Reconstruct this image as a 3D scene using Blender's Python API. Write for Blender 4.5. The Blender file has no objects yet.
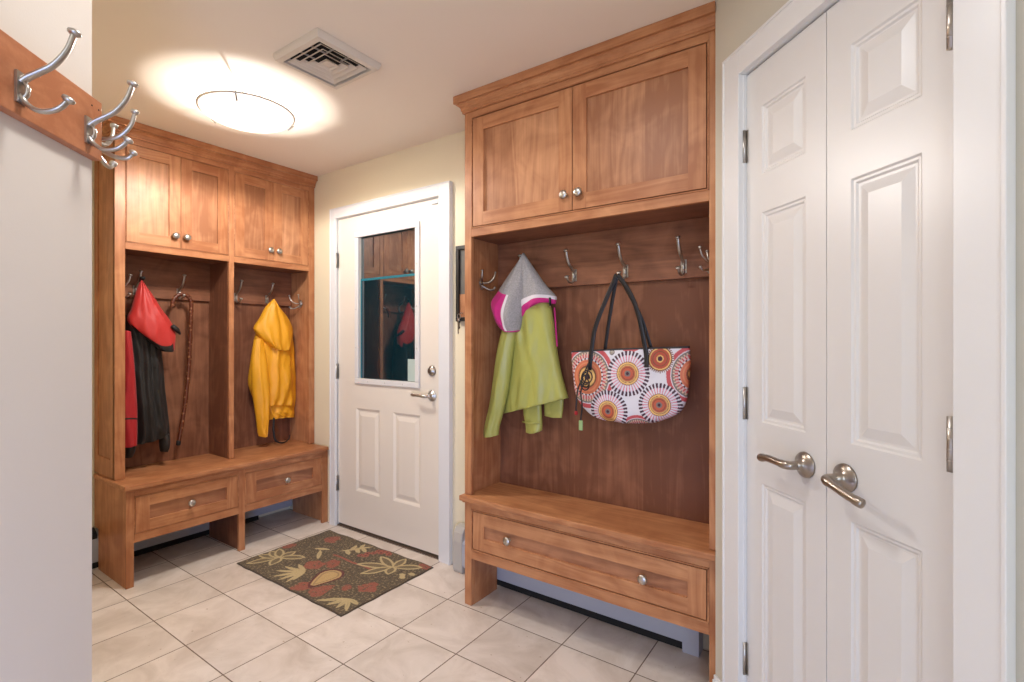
import bpy, bmesh, math, random
from mathutils import Vector, Matrix, noise
PI = math.pi
R2 = math.sqrt(.5)
scn = bpy.context.scene
COL = scn.collection

# ------------------------------------------------------------------ camera, world, lights, exposure
cam_d = bpy.data.cameras.new('camera'); cam = bpy.data.objects.new('camera', cam_d); COL.objects.link(cam)
cam_d.sensor_width = 36; cam_d.lens = 504/1024*36; cam_d.shift_y = -1/1024; cam_d.clip_start = .02
cam.location = (0, 0, 1.25); cam.rotation_euler = (PI/2, 0, math.radians(35))
scn.camera = cam
world = bpy.data.worlds.new('world'); scn.world = world; world.use_nodes = True
world.node_tree.nodes['Background'].inputs[0].default_value = (.75, .87, 1, 1)
world.node_tree.nodes['Background'].inputs[1].default_value = .3
vs = scn.view_settings; vs.view_transform = 'Standard'; vs.look = 'None'; vs.gamma = 1; vs.exposure = 0.0
vs.use_curve_mapping = False
scn.cycles.max_bounces = 8; scn.cycles.diffuse_bounces = 5
scn.cycles.use_denoising = True
scn.cycles.caustics_reflective = False; scn.cycles.caustics_refractive = False

def light(name, kind, loc, energy, color, size=None, target=None, sizey=None, spread=None):
    d = bpy.data.lights.new(name, kind); d.energy = energy; d.color = color
    if kind == 'AREA':
        d.size = size
        if sizey: d.shape = 'RECTANGLE'; d.size_y = sizey
        if spread: d.spread = spread
    elif size is not None: d.shadow_soft_size = size
    o = bpy.data.objects.new(name, d); COL.objects.link(o); o.location = loc
    if target is not None:
        o.rotation_euler = (Vector(target)-Vector(loc)).to_track_quat('-Z', 'Y').to_euler()
    return o
LAMP = (-2.44, 1.26)
# bulb of the ceiling lamp, shining over the rim of its glass bowl, and the bowl's downward light
light('lamp_bulb', 'POINT', (LAMP[0], LAMP[1], 2.310), 17, (1, .97, .94), .008)
lo = light('lamp_down', 'SPOT', (LAMP[0], LAMP[1], 2.270), 80, (1, .95, .90), .09, (LAMP[0], LAMP[1], 0))
lo.data.spot_size = math.radians(174); lo.data.spot_blend = .2
# ceiling lamp nearer the camera, daylight from the hall's glazed end, two added fills
light('hall_fill', 'POINT', (.55, -.50, 2.12), 11, (1, .96, .92), .12)  # unseen fill added to brighten the ceiling and the wall above the rack
light('room_lamp', 'AREA', (-.95, .80, 2.385), 10, (1, .98, .97), .3, (-.95, .80, 0))
light('hall_daylight', 'AREA', (1.45, -1.75, 1.2), 34, (.66, .82, 1), 1.2, (-.6, .9, 1.2), 1.5)
light('low_blue_fill', 'AREA', (.35, -.75, .45), 14, (.30, .46, 1), .6, (-1.15, .05, .35), .6, math.radians(110))  # unseen blue fill added in mid-hall, aimed to tint the lower left wall

# ------------------------------------------------------------------ materials
def srgb(r, g, b):
    f = lambda c: (c/255/12.92 if c/255 <= .04045 else ((c/255+.055)/1.055)**2.4)
    return (f(r), f(g), f(b), 1)
MATS = {}
def new_mat(name):
    m = bpy.data.materials.new(name); m.use_nodes = True
    nt = m.node_tree; return m, nt, nt.nodes['Principled BSDF']
def plain(name, rgb, rough=.5, metal=0, bump=0, bscale=200, spec=.5, var=0, vscale=4, coat=0):
    m, nt, p = new_mat(name)
    c = srgb(*rgb); p.inputs['Base Color'].default_value = c
    p.inputs['Roughness'].default_value = rough; p.inputs['Metallic'].default_value = metal
    p.inputs['Specular IOR Level'].default_value = spec; p.inputs['Coat Weight'].default_value = coat
    tc = nt.nodes.new('ShaderNodeTexCoord')
    n = nt.nodes.new('ShaderNodeTexNoise'); n.inputs['Scale'].default_value = vscale; n.inputs['Detail'].default_value = 4
    nt.links.new(tc.outputs['Object'], n.inputs['Vector'])
    mx = nt.nodes.new('ShaderNodeMix'); mx.data_type = 'RGBA'
    mx.inputs['A'].default_value = c
    mx.inputs['B'].default_value = tuple(x*(1-var) for x in c[:3])+(1,)
    nt.links.new(n.outputs['Fac'], mx.inputs['Factor']); nt.links.new(mx.outputs['Result'], p.inputs['Base Color'])
    if bump:
        n2 = nt.nodes.new('ShaderNodeTexNoise'); n2.inputs['Scale'].default_value = bscale; n2.inputs['Detail'].default_value = 3
        nt.links.new(tc.outputs['Object'], n2.inputs['Vector'])
        b = nt.nodes.new('ShaderNodeBump'); b.inputs['Strength'].default_value = bump; b.inputs['Distance'].default_value = .002
        nt.links.new(n2.outputs['Fac'], b.inputs['Height']); nt.links.new(b.outputs['Normal'], p.inputs['Normal'])
    MATS[name] = m; return m
def wood(name, axis, light_c=(204, 148, 104), dark_c=(160, 102, 66), rough=.42, joint=0):
    m, nt, p = new_mat(name); N, L = nt.nodes, nt.links
    tc = N.new('ShaderNodeTexCoord'); oi = N.new('ShaderNodeObjectInfo')
    off = N.new('ShaderNodeVectorMath'); off.operation = 'SCALE'; off.inputs[0].default_value = (7.3, 5.1, 3.7)
    L.new(oi.outputs['Random'], off.inputs['Scale'])
    add = N.new('ShaderNodeVectorMath'); L.new(tc.outputs['Object'], add.inputs[0]); L.new(off.outputs[0], add.inputs[1])
    # large flowing figure, cathedral-like
    mp = N.new('ShaderNodeMapping'); s = [7.5, 7.5, 7.5]; s['xyz'.index(axis)] = 1.0; mp.inputs['Scale'].default_value = s
    L.new(add.outputs[0], mp.inputs['Vector'])
    n1 = N.new('ShaderNodeTexNoise'); n1.inputs['Scale'].default_value = 1.0; n1.inputs['Detail'].default_value = 2; n1.inputs['Distortion'].default_value = .6
    L.new(mp.outputs[0], n1.inputs['Vector'])
    mul = N.new('ShaderNodeMath'); mul.operation = 'MULTIPLY'; mul.inputs[1].default_value = 16; L.new(n1.outputs['Fac'], mul.inputs[0])
    fr = N.new('ShaderNodeMath'); fr.operation = 'PINGPONG'; fr.inputs[1].default_value = 1; L.new(mul.outputs[0], fr.inputs[0])
    # fine fibres
    mp2 = N.new('ShaderNodeMapping'); s2 = [150, 150, 150]; s2['xyz'.index(axis)] = 5; mp2.inputs['Scale'].default_value = s2
    L.new(add.outputs[0], mp2.inputs['Vector'])
    n2 = N.new('ShaderNodeTexNoise'); n2.inputs['Scale'].default_value = 1; n2.inputs['Detail'].default_value = 4; L.new(mp2.outputs[0], n2.inputs['Vector'])
    # blotches across the board
    n3 = N.new('ShaderNodeTexNoise'); n3.inputs['Scale'].default_value = 6; n3.inputs['Detail'].default_value = 3; n3.inputs['Distortion'].default_value = 1.2
    L.new(add.outputs[0], n3.inputs['Vector'])
    a1 = N.new('ShaderNodeMath'); a1.operation = 'MULTIPLY'; a1.inputs[1].default_value = .20; L.new(fr.outputs[0], a1.inputs[0])
    a2 = N.new('ShaderNodeMath'); a2.operation = 'MULTIPLY_ADD'; a2.inputs[1].default_value = .34; L.new(n2.outputs['Fac'], a2.inputs[0]); L.new(a1.outputs[0], a2.inputs[2])
    a3 = N.new('ShaderNodeMath'); a3.operation = 'MULTIPLY_ADD'; a3.inputs[1].default_value = .75; L.new(n3.outputs['Fac'], a3.inputs[0]); L.new(a2.outputs[0], a3.inputs[2])
    a4 = N.new('ShaderNodeMath'); a4.operation = 'MULTIPLY_ADD'; a4.inputs[1].default_value = .22; L.new(oi.outputs['Random'], a4.inputs[0]); L.new(a3.outputs[0], a4.inputs[2])
    if joint:      # glued-up staves of slightly different tone
        sp = N.new('ShaderNodeSeparateXYZ'); L.new(tc.outputs['Object'], sp.inputs[0])
        sm = N.new('ShaderNodeMath'); L.new(sp.outputs[0], sm.inputs[0]); L.new(sp.outputs[1], sm.inputs[1])
        dv = N.new('ShaderNodeMath'); dv.operation = 'MULTIPLY_ADD'; dv.inputs[1].default_value = 1/joint; dv.inputs[2].default_value = .37; L.new(sm.outputs[0], dv.inputs[0])
        fl_ = N.new('ShaderNodeMath'); fl_.operation = 'FLOOR'; L.new(dv.outputs[0], fl_.inputs[0])
        wn = N.new('ShaderNodeTexWhiteNoise'); wn.noise_dimensions = '1D'; L.new(fl_.outputs[0], wn.inputs['W'])
        a5 = N.new('ShaderNodeMath'); a5.operation = 'MULTIPLY_ADD'; a5.inputs[1].default_value = .24; L.new(wn.outputs['Value'], a5.inputs[0])
        a6 = N.new('ShaderNodeMath'); a6.operation = 'SUBTRACT'; a6.inputs[1].default_value = .10; L.new(a4.outputs[0], a6.inputs[0]); L.new(a6.outputs[0], a5.inputs[2]); a4 = a5
    cr = N.new('ShaderNodeValToRGB'); e = cr.color_ramp.elements
    e[0].position = .36; e[0].color = srgb(*light_c); e[1].position = .92; e[1].color = srgb(*dark_c)
    mid = e.new(.64); mid.color = srgb(*[(a*.55+b*.45) for a, b in zip(light_c, dark_c)])
    L.new(a4.outputs[0], cr.inputs[0]); L.new(cr.outputs[0], p.inputs['Base Color'])
    b = N.new('ShaderNodeBump'); b.inputs['Strength'].default_value = .06; b.inputs['Distance'].default_value = .001
    L.new(n2.outputs['Fac'], b.inputs['Height']); L.new(b.outputs['Normal'], p.inputs['Normal'])
    p.inputs['Roughness'].default_value = rough; p.inputs['Specular IOR Level'].default_value = .36
    MATS[name] = m; return m
WX, WY, WZ = wood('cherry_x', 'x'), wood('cherry_y', 'y'), wood('cherry_z', 'z')
PZ = wood('cherry_panel', 'z', (204, 150, 109), (152, 100, 68), joint=.118)
PX, PY = wood('cherry_panel_x', 'x', (184, 130, 94), (142, 92, 64)), wood('cherry_panel_y', 'y', (184, 130, 94), (142, 92, 64))
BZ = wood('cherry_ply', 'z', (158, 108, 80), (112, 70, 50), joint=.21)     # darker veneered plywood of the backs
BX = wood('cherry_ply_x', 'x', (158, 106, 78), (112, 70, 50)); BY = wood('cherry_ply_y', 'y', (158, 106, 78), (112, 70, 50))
WHITE = plain('white_paint', (217, 215, 213), .32, bump=.04, bscale=60, var=.03)
CASE = plain('white_trim', (224, 224, 224), .3, var=.03)
WALLC = plain('cream_wall', (228, 217, 188), .7, bump=.12, bscale=250, var=.04)
WALLG = plain('hall_wall', (220, 211, 200), .65, bump=.12, bscale=250, var=.04)
WALLK = plain('grey_green_wall', (202, 197, 182), .65, bump=.12, bscale=250, var=.04)
CEIL = plain('ceiling_paint', (238, 227, 212), .8, bump=.1, bscale=250, var=.03)
NICK = plain('satin_nickel', (190, 186, 180), .34, metal=1, var=.1, vscale=60)
NICKD = plain('dark_nickel', (162, 152, 142), .3, metal=1, var=.1, vscale=60)
DARK = plain('dark_slot', (22, 20, 18), .8)
HEATM = plain('heater_enamel', (178, 180, 188), .45, var=.06)
HEATC = plain('heater_end_plastic', (186, 182, 174), .5, var=.06)
VENTM = plain('vent_plastic', (216, 205, 190), .5, var=.03)
BLACKL = plain('black_leather', (24, 22, 26), .38, bump=.3, bscale=400, var=.2)
FRAMEM = plain('black_frame', (30, 27, 25), .4, var=.2)

def tile_mat():
    m, nt, p = new_mat('floor_tiles'); N, L = nt.nodes, nt.links
    geo = N.new('ShaderNodeNewGeometry'); sp = N.new('ShaderNodeSeparateXYZ'); L.new(geo.outputs['Position'], sp.inputs[0])
    def M(op, a, b=None, c=None):
        n = N.new('ShaderNodeMath'); n.operation = op
        for i, v in enumerate((a, b, c)):
            if v is None: continue
            if isinstance(v, (int, float)): n.inputs[i].default_value = v
            else: L.new(v, n.inputs[i])
        return n.outputs[0]
    tx = M('DIVIDE', M('ADD', sp.outputs[0], 2.277+.3145*20), .3145)
    ty = M('DIVIDE', M('ADD', sp.outputs[1], -1.219+.2965*20), .2965)
    fx, fy = M('FRACT', tx), M('FRACT', ty)
    dx = M('MULTIPLY', M('MINIMUM', fx, M('SUBTRACT', 1, fx)), .3145)
    dy = M('MULTIPLY', M('MINIMUM', fy, M('SUBTRACT', 1, fy)), .2965)
    d = M('MINIMUM', dx, dy)
    grout = M('LESS_THAN', d, .0022)
    cmb = N.new('ShaderNodeCombineXYZ'); L.new(M('FLOOR', tx), cmb.inputs[0]); L.new(M('FLOOR', ty), cmb.inputs[1])
    wn = N.new('ShaderNodeTexWhiteNoise'); wn.noise_dimensions = '3D'; L.new(cmb.outputs[0], wn.inputs['Vector'])
    sc = N.new('ShaderNodeVectorMath'); sc.operation = 'SCALE'; sc.inputs['Scale'].default_value = 9; L.new(wn.outputs['Color'], sc.inputs[0])
    ad = N.new('ShaderNodeVectorMath'); L.new(geo.outputs['Position'], ad.inputs[0]); L.new(sc.outputs[0], ad.inputs[1])
    n1 = N.new('ShaderNodeTexNoise'); n1.inputs['Scale'].default_value = 5; n1.inputs['Detail'].default_value = 7; n1.inputs['Roughness'].default_value = .62; n1.inputs['Distortion'].default_value = .8
    L.new(ad.outputs[0], n1.inputs['Vector'])
    n2 = N.new('ShaderNodeTexNoise'); n2.inputs['Scale'].default_value = 60; n2.inputs['Detail'].default_value = 3; L.new(ad.outputs[0], n2.inputs['Vector'])
    cr = N.new('ShaderNodeValToRGB'); e = cr.color_ramp.elements
    e[0].position = .3; e[0].color = srgb(198, 184, 172); e[1].position = .62; e[1].color = srgb(226, 215, 206)
    L.new(n1.outputs['Fac'], cr.inputs[0])
    pit = M('GREATER_THAN', n2.outputs['Fac'], .735)
    mp = N.new('ShaderNodeMix'); mp.data_type = 'RGBA'; mp.inputs['B'].default_value = srgb(176, 154, 132); L.new(pit, mp.inputs['Factor']); L.new(cr.outputs[0], mp.inputs['A'])
    hsv = N.new('ShaderNodeHueSaturation'); L.new(mp.outputs['Result'], hsv.inputs['Color'])
    L.new(M('MULTIPLY_ADD', wn.outputs['Value'], .1, .95), hsv.inputs['Value'])
    mg = N.new('ShaderNodeMix'); mg.data_type = 'RGBA'; mg.inputs['B'].default_value = srgb(112, 92, 78)
    L.new(grout, mg.inputs['Factor']); L.new(hsv.outputs[0], mg.inputs['A']); L.new(mg.outputs['Result'], p.inputs['Base Color'])
    L.new(M('MULTIPLY_ADD', grout, .4, .36), p.inputs['Roughness'])
    bp = N.new('ShaderNodeBump'); bp.inputs['Distance'].default_value = .002; bp.inputs['Strength'].default_value = .4
    L.new(M('MINIMUM', M('DIVIDE', d, .004), 1), bp.inputs['Height']); L.new(bp.outputs[0], p.inputs['Normal'])
    return m
TILE = tile_mat()
def attr_mat(name, rough, bump=.3, bscale=600, sheen=0):
    m, nt, p = new_mat(name); N, L = nt.nodes, nt.links
    a = N.new('ShaderNodeAttribute'); a.attribute_name = 'pattern'; L.new(a.outputs['Color'], p.inputs['Base Color'])
    p.inputs['Roughness'].default_value = rough; p.inputs['Sheen Weight'].default_value = sheen
    tc = N.new('ShaderNodeTexCoord'); n2 = N.new('ShaderNodeTexNoise'); n2.inputs['Scale'].default_value = bscale; L.new(tc.outputs['Object'], n2.inputs['Vector'])
    b = N.new('ShaderNodeBump'); b.inputs['Strength'].default_value = bump; b.inputs['Distance'].default_value = .003
    L.new(n2.outputs['Fac'], b.inputs['Height']); L.new(b.outputs[0], p.inputs['Normal'])
    return m
def glass_mat():
    m, nt, p = new_mat('dark_window_glass')
    p.inputs['Base Color'].default_value = (.004, .022, .03, 1); p.inputs['Roughness'].default_value = .015
    p.inputs['IOR'].default_value = 3.0
    return m
GLASS = glass_mat()
def lamp_glass():
    m, nt, p = new_mat('lamp_glass')
    p.inputs['Base Color'].default_value = (.95, .93, .9, 1); p.inputs['Roughness'].default_value = .25
    p.inputs['Emission Color'].default_value = (1, .93, .83, 1); p.inputs['Emission Strength'].default_value = 1.15
    return m
LGLASS = lamp_glass()

# ------------------------------------------------------------------ mesh helpers
class MB:
    def __init__(s): s.v = []; s.f = []; s.mi = []; s.col = None; s.sm = []
    def add(s, vs_, fs, mi=0, smooth=False):
        o = len(s.v); s.v += [tuple(v) for v in vs_]
        for f in fs: s.f.append([i+o for i in f]); s.mi.append(mi); s.sm.append(smooth)
    def box(s, x0, x1, y0, y1, z0, z1, mi=0, fr=None):
        V = [(x, y, z) for z in (z0, z1) for y in (y0, y1) for x in (x0, x1)]
        if fr: V = [fr(*v) for v in V]
        s.add(V, [(0, 2, 3, 1), (4, 5, 7, 6), (0, 1, 5, 4), (2, 6, 7, 3), (0, 4, 6, 2), (1, 3, 7, 5)], mi); return s
    def prism(s, prof, a, b, fn, mi=0):           # closed 2D profile swept from a to b, fn(p, q, t) -> point
        n = len(prof)
        V = [fn(p, q, a) for p, q in prof]+[fn(p, q, b) for p, q in prof]
        F = [(i, (i+1) % n, (i+1) % n+n, i+n) for i in range(n)]+[tuple(range(n))[::-1], tuple(range(n, 2*n))]
        s.add(V, F, mi); return s
    def tube(s, pts, rad, n=10, mi=0, flat=None, nrm=None, caps=True):
        pts = [Vector(p) for p in pts]; m = len(pts)
        rad = [rad]*m if isinstance(rad, (int, float)) else rad
        up = Vector(nrm) if nrm else None; V = []
        for i, p in enumerate(pts):
            t = (pts[min(i+1, m-1)]-pts[max(i-1, 0)]).normalized()
            if up is None:
                up = t.orthogonal().normalized()
            u = (up-t*up.dot(t))
            u = u.normalized() if u.length > 1e-6 else t.orthogonal().normalized()
            if not nrm: up = u
            w = t.cross(u)
            for k in range(n):
                a = 2*PI*k/n; ru, rw = rad[i], rad[i]
                if flat: ru, rw = flat[0]*rad[i], flat[1]*rad[i]
                V.append(p+u*math.cos(a)*ru+w*math.sin(a)*rw)
        F = [(i*n+k, i*n+(k+1) % n, (i+1)*n+(k+1) % n, (i+1)*n+k) for i in range(m-1) for k in range(n)]
        if caps: F += [tuple(range(n))[::-1], tuple(range((m-1)*n, m*n))]
        s.add(V, F, mi, True); return s
    def lathe(s, prof, origin, axis, n=20, mi=0):   # prof: (r, h) along axis, from origin
        o = Vector(origin); a = Vector(axis).normalized(); u = a.orthogonal().normalized(); w = a.cross(u); V = []
        for r, h in prof:
            for k in range(n):
                t = 2*PI*k/n; V.append(o+a*h+(u*math.cos(t)+w*math.sin(t))*max(r, 1e-5))
        m = len(prof)
        F = [(i*n+k, i*n+(k+1) % n, (i+1)*n+(k+1) % n, (i+1)*n+k) for i in range(m-1) for k in range(n)]
        F += [tuple(range(n))[::-1], tuple(range((m-1)*n, m*n))]
        s.add(V, F, mi, True); return s
    def build(s, name, mats, parent=None, bevel=0, base=None, recalc=True):
        me = bpy.data.meshes.new(name)
        off = Vector(base) if base is not None else (parent['_b'] if parent is not None and '_b' in parent else (0, 0, 0))
        off = Vector(off)
        me.from_pydata([tuple(Vector(v)-off) for v in s.v], [], s.f)
        if not isinstance(mats, (list, tuple)): mats = [mats]
        for m in mats: me.materials.append(m)
        for p, i, q in zip(me.polygons, s.mi, s.sm): p.material_index = i; p.use_smooth = q
        if recalc:
            bm = bmesh.new(); bm.from_mesh(me); bmesh.ops.recalc_face_normals(bm, faces=bm.faces); bm.to_mesh(me); bm.free()
        if s.col:
            at = me.color_attributes.new('pattern', 'FLOAT_COLOR', 'POINT')
            for i, c in enumerate(s.col): at.data[i].color = c
        me.update()
        o = bpy.data.objects.new(name, me); COL.objects.link(o)
        if parent is not None:
            o.parent = parent
            o['_b'] = tuple(off)
            # sub-parts share the frame of their thing
        elif base is not None:
            o.location = off; o['_b'] = tuple(off)
        if bevel:
            b = o.modifiers.new('edge', 'BEVEL'); b.width = bevel; b.segments = 2; b.limit_method = 'ANGLE'; b.angle_limit = math.radians(40)
        return o
def thing(name, label, cat, loc=(0, 0, 0), rz=0, group=None, local=False):
    o = bpy.data.objects.new(name, None); COL.objects.link(o); o.location = loc; o.rotation_euler = (0, 0, rz); o.empty_display_size = .1
    o['label'] = label; o['category'] = cat
    if group: o['group'] = group
    o['_b'] = (0, 0, 0) if local else tuple(loc)
    return o
def tag(o, label, cat, group=None):
    o['label'] = label; o['category'] = cat
    if group: o['group'] = group
    return o
def struct(o): o['kind'] = 'structure'; return o

def north(y0): return lambda u, d, z: (u, y0-d, z)          # things on the door wall, facing the room
def west(x0): return lambda u, d, z: (x0+d, u, z)           # things on the left cabinet's wall
CO = (-.302, 1.702)
def clos(u, d, z): return (CO[0]+u*R2-d*R2, CO[1]-u*R2-d*R2, z)      # the diagonal closet wall; d = 0 is the door leaf face
WE = (-1.407, .382)
def rail(u, d, z): return (WE[0]+u*R2+d*R2, WE[1]-u*R2+d*R2, z)      # the diagonal wall on the left; d = 0 is its face

def fbox(mb, fr, u0, u1, d0, d1, z0, z1, mi=0): return mb.box(u0, u1, d0, d1, z0, z1, mi, fr)

def panel_slab(mb, fr, u0, u1, z0, z1, thick, panels, rings, colmi=0, railmi=0, panmi=0, holes=()):
    """slab with front at d=0 and back at -thick; each panel (a,b,c,e) is filled by nested rings (inset, depth)"""
    us = sorted({u0, u1}|{p[0] for p in panels}|{p[1] for p in panels}|{p[0] for p in holes}|{p[1] for p in holes})
    zs = sorted({z0, z1}|{p[2] for p in panels}|{p[3] for p in panels}|{p[2] for p in holes}|{p[3] for p in holes})
    V = {}; vl = []; fl = []; ml = []
    def vid(u, d, z):
        k = (round(u, 5), round(d, 5), round(z, 5))
        if k not in V: V[k] = len(vl); vl.append(fr(u, d, z))
        return V[k]
    allp = list(panels)+list(holes)
    pu0 = min([p[0] for p in allp]); pu1 = max([p[1] for p in allp])
    def inside(a, b, c, e, L):
        um, zm = (a+b)/2, (c+e)/2
        return any(p[0] < um < p[1] and p[2] < zm < p[3] for p in L)
    for i in range(len(us)-1):
        for j in range(len(zs)-1):
            a, b, c, e = us[i], us[i+1], zs[j], zs[j+1]
            um = (a+b)/2
            hole = inside(a, b, c, e, holes); pan = inside(a, b, c, e, panels)
            mi = railmi if pu0 < um < pu1 and not (not any(p[0] < um < p[1] for p in allp)) else colmi
            if not hole and not pan:
                fl.append([vid(a, 0, c), vid(b, 0, c), vid(b, 0, e), vid(a, 0, e)]); ml.append(mi)
            if not hole:
                fl.append([vid(a, -thick, c), vid(a, -thick, e), vid(b, -thick, e), vid(b, -thick, c)]); ml.append(mi)
    for i in range(len(us)-1):
        a, b = us[i], us[i+1]
        for z in (z0, z1): fl.append([vid(a, 0, z), vid(b, 0, z), vid(b, -thick, z), vid(a, -thick, z)]); ml.append(railmi)
    for j in range(len(zs)-1):
        c, e = zs[j], zs[j+1]
        for u in (u0, u1): fl.append([vid(u, 0, c), vid(u, 0, e), vid(u, -thick, e), vid(u, -thick, c)]); ml.append(colmi)
    for (a, b, c, e) in holes:
        hu = [u for u in us if a <= u <= b]; hz = [z for z in zs if c <= z <= e]
        for i in range(len(hu)-1):
            for z in (c, e): fl.append([vid(hu[i], 0, z), vid(hu[i+1], 0, z), vid(hu[i+1], -thick, z), vid(hu[i], -thick, z)]); ml.append(railmi)
        for i in range(len(hz)-1):
            for u in (a, b): fl.append([vid(u, 0, hz[i]), vid(u, 0, hz[i+1]), vid(u, -thick, hz[i+1]), vid(u, -thick, hz[i])]); ml.append(colmi)
    for (a, b, c, e) in panels:
        prev = [vid(a, 0, c), vid(b, 0, c), vid(b, 0, e), vid(a, 0, e)]
        for q, (ins, dep) in enumerate(rings):
            cur = [vid(a+ins, dep, c+ins), vid(b-ins, dep, c+ins), vid(b-ins, dep, e-ins), vid(a+ins, dep, e-ins)]
            for k in range(4): fl.append([prev[k], prev[(k+1) % 4], cur[(k+1) % 4], cur[k]]); ml.append(panmi if q else colmi)
            prev = cur
        fl.append(prev); ml.append(panmi)
    o = len(mb.v); mb.v += vl
    for f, m in zip(fl, ml): mb.f.append([i+o for i in f]); mb.mi.append(m); mb.sm.append(False)
    return mb

def catmull(pts, n):
    """n samples along a Catmull-Rom through pts (tuples of any length)"""
    out = []; m = len(pts)-1
    for i in range(n):
        t = i/(n-1)*m; k = min(int(t), m-1); f = t-k
        p0, p1, p2, p3 = pts[max(k-1, 0)], pts[k], pts[k+1], pts[min(k+2, m)]
        out.append(tuple(.5*((2*b)+(-a+c)*f+(2*a-5*b+4*c-d)*f*f+(-a+3*b-3*c+d)*f**3) for a, b, c, d in zip(p0, p1, p2, p3)))
    return out
def cloth(fr, rows, nu=48, nv=60, fold=.006, nf=5, seed=1, back=.35, matfn=None, crease=0, wob=1.0, colfn=None, power=.5, open_top=False):
    """closed cloth volume. rows: (Lu,Lz, Mu,Mz, Ru,Rz, thickness, depth offset) from top to bottom; fr(u,d,z)"""
    mb = MB(); S = catmull(rows, nv); V = []; cols = []
    for j, (lu, lz, mu, mz, ru, rz, th, off) in enumerate(S):
        v = j/(nv-1)
        # the middle point is on the curve
        cu, cz = 2*mu-(lu+ru)/2, 2*mz-(lz+rz)/2
        ring = []
        for side in (0, 1):
            for i in range(nu):
                t = i/nu if side == 0 else 1-i/nu
                u = (1-t)**2*lu+2*t*(1-t)*cu+t*t*ru; z = (1-t)**2*lz+2*t*(1-t)*cz+t*t*rz
                e = max(0, 1-(2*t-1)**2)**power
                nz = noise.noise(Vector((u*14+seed*3.1, z*5.0, seed*1.7)))*.6+noise.noise(Vector((u*38+seed, z*13+2, seed)))*.3
                w = .65*math.sin(2*PI*nf*(t+.05*math.sin(v*4+seed))+seed*1.3+4.0*noise.noise(Vector((t*2.2, v*2.6, seed))))+.9*noise.noise(Vector((t*nf*1.7, v*1.8, seed*2.3)))
                amp = fold*(.35+.65*v)*wob
                if side == 0: d = th*e*(1-.1)+e**.6*(amp*w+nz*amp*2.6)
                else: d = -th*back*e
                V.append(fr(u, off+d, z))
                if colfn: cols.append(colfn(u, z, t, v, side))
    n = 2*nu; F = []; MI = []
    for j in range(nv-1):
        for k in range(n):
            F.append((j*n+k, j*n+(k+1) % n, (j+1)*n+(k+1) % n, (j+1)*n+k))
            t = (k+.5)/nu if k < nu else 1-(k-nu+.5)/nu
            MI.append(matfn(t, (j+.5)/(nv-1), 0 if k < nu else 1) if matfn else 0)
    for base in (0, (nv-1)*n):
        for i in range(nu):
            a, b = base+i, base+i+1; c, d = base+(2*nu-i-1) if i else base+2*nu-1, base+(2*nu-i) % n
            q = [a, b, c, d] if i else [a, b, c]
            if len(set(q)) >= 3: F.append(tuple(dict.fromkeys(q))); MI.append(matfn(.5, 0.001 if base == 0 else .999, 0) if matfn else 0)
    mb.v = V; mb.f = [list(f) for f in F]; mb.mi = MI; mb.sm = [True]*len(F)
    if colfn: mb.col = cols
    return mb

# ------------------------------------------------------------------ the room shell
H = 2.40
m = MB(); m.box(-3.7, 3.2, -3.2, 2.4, -.05, 0); struct(m.build('floor', TILE))
m = MB(); m.box(-3.7, 3.2, -3.2, 2.4, H, H+.05); struct(m.build('ceiling', CEIL))
DX0, DX1, DZ = -2.925, -1.970, 2.07
m = MB(); m.box(-3.6, DX0, 2.118, 2.21, 0, H); m.box(DX1, -.2, 2.118, 2.21, 0, H); m.box(DX0, DX1, 2.118, 2.21, DZ, H)
m.box(-3.6, -.2, 2.205, 2.25, 0, H)
struct(m.build('wall_north', WALLC))
m = MB(); m.box(-3.62, -3.50, .1, 2.25, 0, H); struct(m.build('wall_west', WALLC))
m = MB(); m.box(-3.6, -1.53, .05, .17, 0, H); struct(m.build('wall_south', WALLC))
m = MB(); fbox(m, rail, 0, 4.2, -.12, 0, 0, H); struct(m.build('wall_left', WALLG))
# closet wall with its opening
m = MB(); D0, D1 = -.10, .010
fbox(m, clos, -.152, -.004, D0, D1, 0, H); m.box(-.4145, -.30, 1.803, 2.25, 0, H); fbox(m, clos, .645, 4.0, D0, D1, 0, H); fbox(m, clos, -.004, .645, D0, D1, 2.08, H)
fbox(m, clos, -.05, .70, -.34, -.28, 0, H)
struct(m.build('wall_right', WALLK))
# end of the hall behind the camera, with its window opening
bk = lambda u, d, z: (1.5+u*R2+d*R2, -2.3+u*R2-d*R2, z)
m = MB(); fbox(m, bk, -1.6, -.75, 0, .1, 0, H); fbox(m, bk, .75, 2.2, 0, .1, 0, H); fbox(m, bk, -.75, .75, 0, .1, 0, .25); fbox(m, bk, -.75, .75, 0, .1, 1.95, H)
struct(m.build('wall_back', WALLG))

# ---- entry door
N = north(2.12)
root = struct(bpy.data.objects.new('door_1', None)); COL.objects.link(root); root.location = (-2.45, 2.12, 0); root['_b'] = (-2.45, 2.12, 0)
m = MB()
ring = [(.006, -.003), (.016, -.009), (.024, -.009), (.05, -.002)]
panel_slab(m, N, -2.918, -1.977, .018, 2.062, .044, [(-2.733, -2.500, .262, .806), (-2.378, -2.142, .262, .806)], ring, holes=[(-2.70, -2.175, .998, 1.922)])
m.build('slab', plain('entry_door_paint', (228, 218, 204), .35, var=.03), root, bevel=.0012)
m = MB(); a, b, c, e = -2.735, -2.143, .965, 1.952; w = .036
for q in ((a, b, c, c+w), (a, b, e-w, e), (a, a+w, c+w, e-w), (b-w, b, c+w, e-w)): fbox(m, N, q[0], q[1], -.002, .012, q[2], q[3])
wf = m.build('window_frame', WHITE, root, bevel=.005)
m = MB()
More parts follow.
